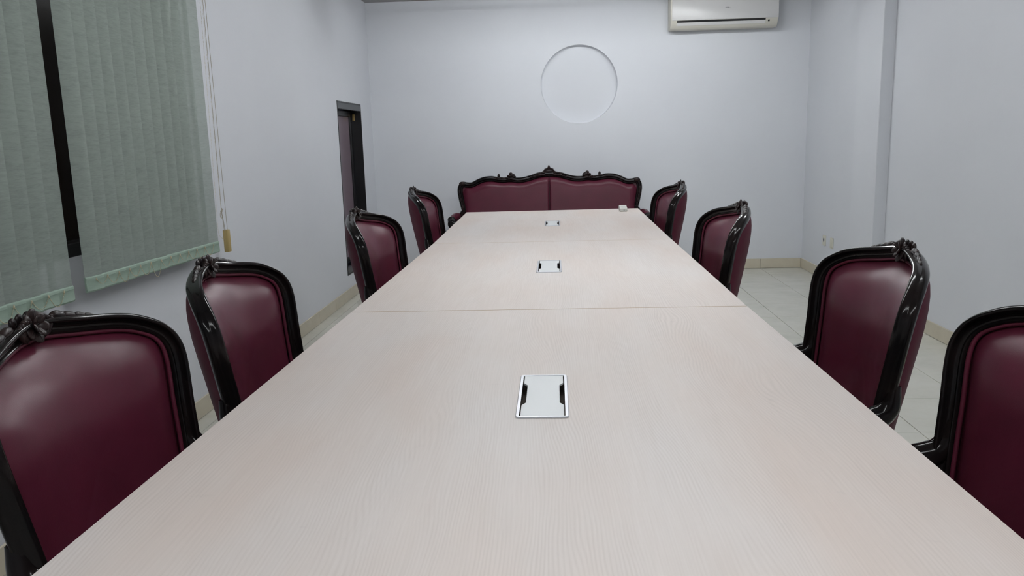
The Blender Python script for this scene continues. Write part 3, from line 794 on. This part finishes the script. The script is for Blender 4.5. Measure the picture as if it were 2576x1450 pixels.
def slat_mb(width, z0_, z1_, turn, curve=0.004):
    b = MB(); n_ = 8; vs = []; fs = []
    zz = [z1_, z0_]
    for z in zz:
        for i in range(n_ + 1):
            s = (i / n_ - .5) * width; bow = curve * (1 - (2 * i / n_ - 1) ** 2)
            vs.append((bow * math.cos(turn) + s * math.sin(turn), s * math.cos(turn) - bow * math.sin(turn), z))
    m_ = n_ + 1
    for off in (0.0, -.0012):
        pass
    front = list(vs); backv = [(x - .0012, y, z) for x, y, z in vs]; vs = front + backv
    o = 2 * m_
    for i in range(n_):
        fs.append((i, i + 1, m_ + i + 1, m_ + i)); fs.append((o + i, o + m_ + i, o + m_ + i + 1, o + i + 1))
        fs.append((i, o + i, o + i + 1, i + 1)); fs.append((m_ + i, m_ + i + 1, o + m_ + i + 1, o + m_ + i))
    fs.append((0, m_, o + m_, o)); fs.append((n_, o + n_, o + m_ + n_, m_ + n_))
    b.add(vs, fs); return b
def pocket_mb(width, z0_, z1_, turn, curve=0.004):
    b = MB(); n_ = 6; vs = []
    prof = [(.0015, z1_), (.0045, z1_ - .004), (.0050, z1_ - .012), (.0035, z1_ - .015), (.0045, z0_ + .006), (.001, z0_), (-.003, z0_), (-.003, z1_)]
    P, A, B = [], [], []
    for i in range(n_ + 1):
        s = (i / n_ - .5) * (width + .001); bow = curve * (1 - (2 * i / n_ - 1) ** 2)
        P.append((bow * math.cos(turn) + s * math.sin(turn), s * math.cos(turn) - bow * math.sin(turn), 0)); A.append((1, 0, 0)); B.append((0, 0, 1))
    b.sweep(P, A, B, prof); return b
def blind(name, label, edges_y, zb_l, zb_r, first_turn=None, cord=False):
    root = thing(name, label, 'blind', (BX, edges_y[0], 0), group='sage vertical blinds')
    y_0 = edges_y[0]; y_e = edges_y[-1]
    box(-.035, .025, -0.02, y_e - y_0 + 0.03, ZT, ZT + .045).build('head_rail', M['socket'], root, bevel=.003)
    hooks = []
    wprev = None
    for i in range(len(edges_y) - 1):
        a, c_ = edges_y[i], edges_y[i + 1]
        wd = (c_ - a) + .026; yc = (a + c_) / 2 - y_0 + (-.011)
        if i == 0: wd = (c_ - a) + .004; yc = (a + c_) / 2 - y_0
        turn = math.radians(6.0 + random.uniform(-1.2, 1.2))
        if i == 0 and first_turn is not None: turn = first_turn
        zb = zb_l + (zb_r - zb_l) * i / (len(edges_y) - 2) + random.uniform(-.0012, .0012)
        s_ = slat_mb(wd, zb, ZT + .004, turn); s_ = s_.build('slat', M['fabric'], root, smooth=30); s_.location = (0, yc, 0)
        p_ = pocket_mb(wd, zb - .001, zb + .055, turn); p_ = p_.build('weight_pocket', M['hem'], s_, smooth=30)
        hooks.append((.010, yc, zb + .040))
    for i in range(len(hooks) - 1):
        if i == 0 and first_turn is not None: d_ = .020
        else: d_ = .034 + random.uniform(-.006, .008)
        if i == 5 and cord: d_ = .062
        w_ = (hooks[i + 1][1] - hooks[i][1])
        chain_mb(sag(np.array(hooks[i]) + (0, .002, 0), np.array(hooks[i + 1]) - (0, .002, 0), d_, 12), .0022, .0046).build('bead_chain', M['chain'], root)
    for h_ in (hooks if True else []):
        b = MB(); b.blob((h_[0] - .001, h_[1], h_[2] + .002), (0, .003, 0), (.004, 0, 0), (0, 0, .006), 8, 5); b.build('chain_clip', M['chain'], root)
    # end tails
    h_ = hooks[-1] if not cord else hooks[0]
    return root
eL = [2.668 - .0865 * k for k in range(11, -1, -1)]
blind('vertical_blind', 'pale green vertical blind cut by the left border, left of the dark window gap', eL, .803, .795)
eR = [2.770, 2.856, 2.941, 3.018, 3.098, 3.184, 3.272, 3.360, 3.446, 3.534, 3.618, 3.706, 3.797, 3.902]
rb = blind('vertical_blind', 'pale green vertical blind with hanging cords, right of the dark window gap', eR, .806, .795, math.radians(9), True)
# control chain, cords and weight of the right blind
def off(x, y, z): return (x - BX, y - eR[0], z)
cx_ = XL + .070
chain_mb(catmull([off(cx_, 3.990, 2.46), off(cx_, 3.990, 2.0), off(cx_, 3.975, 1.5), off(cx_, 3.955, 1.0), off(cx_, 3.953, .90), off(cx_, 3.972, .862), off(cx_ + .004, 4.015, .842)], 10),
         .0018, .0058).build('control_chain', M['chain'], rb)
chain_mb([off(cx_, 4.010, 2.46), off(cx_, 4.012, 2.0), off(cx_, 4.010, .985)], .0016, .006).build('control_chain', M['chain'], rb)
for pts in ([off(cx_, 4.022, 2.46), off(cx_, 4.024, 2.0), off(cx_, 4.016, .985), off(cx_, 4.040, .885)],
            [off(cx_, 4.050, 2.46), off(cx_, 4.050, 2.0), off(cx_, 4.066, .90), off(cx_, 4.066, .885)],
            [off(cx_, 4.014, .985), off(cx_, 4.028, .885)]):
    b = MB(); b.tube(pts, .0013, 5); b.build('pull_cord', M['cord'], rb)
b = MB(); c0 = np.array(off(cx_, 4.013, .985))
b.blob(c0, (0, .006, .002), (.005, 0, 0), (0, -.002, .006)); b.tube([c0 + (0, .004, 0), c0 + (.002, .018, .012)], .0018, 5); b.tube([c0 + (0, 0, 0), c0 + (.002, .004, .016)], .0016, 5)
b.tube([c0 + np.array((.002, -.010 + .012 * math.sin(a), -.018 + .015 * math.cos(a))) for a in np.linspace(0, 2 * PI, 14)], .0014, 5)
b.build('cord_knot', M['cord'], rb, smooth=50)
b = MB(); b.prism(roundrect(-.017, .017, -.017, .017, .006), 'z', .775, .888); wt = b.build('cord_weight', M['weight'], rb, bevel=.002, smooth=40)
wt.location = off(cx_, 4.052, 0); wt.scale = (.8, 1, 1)
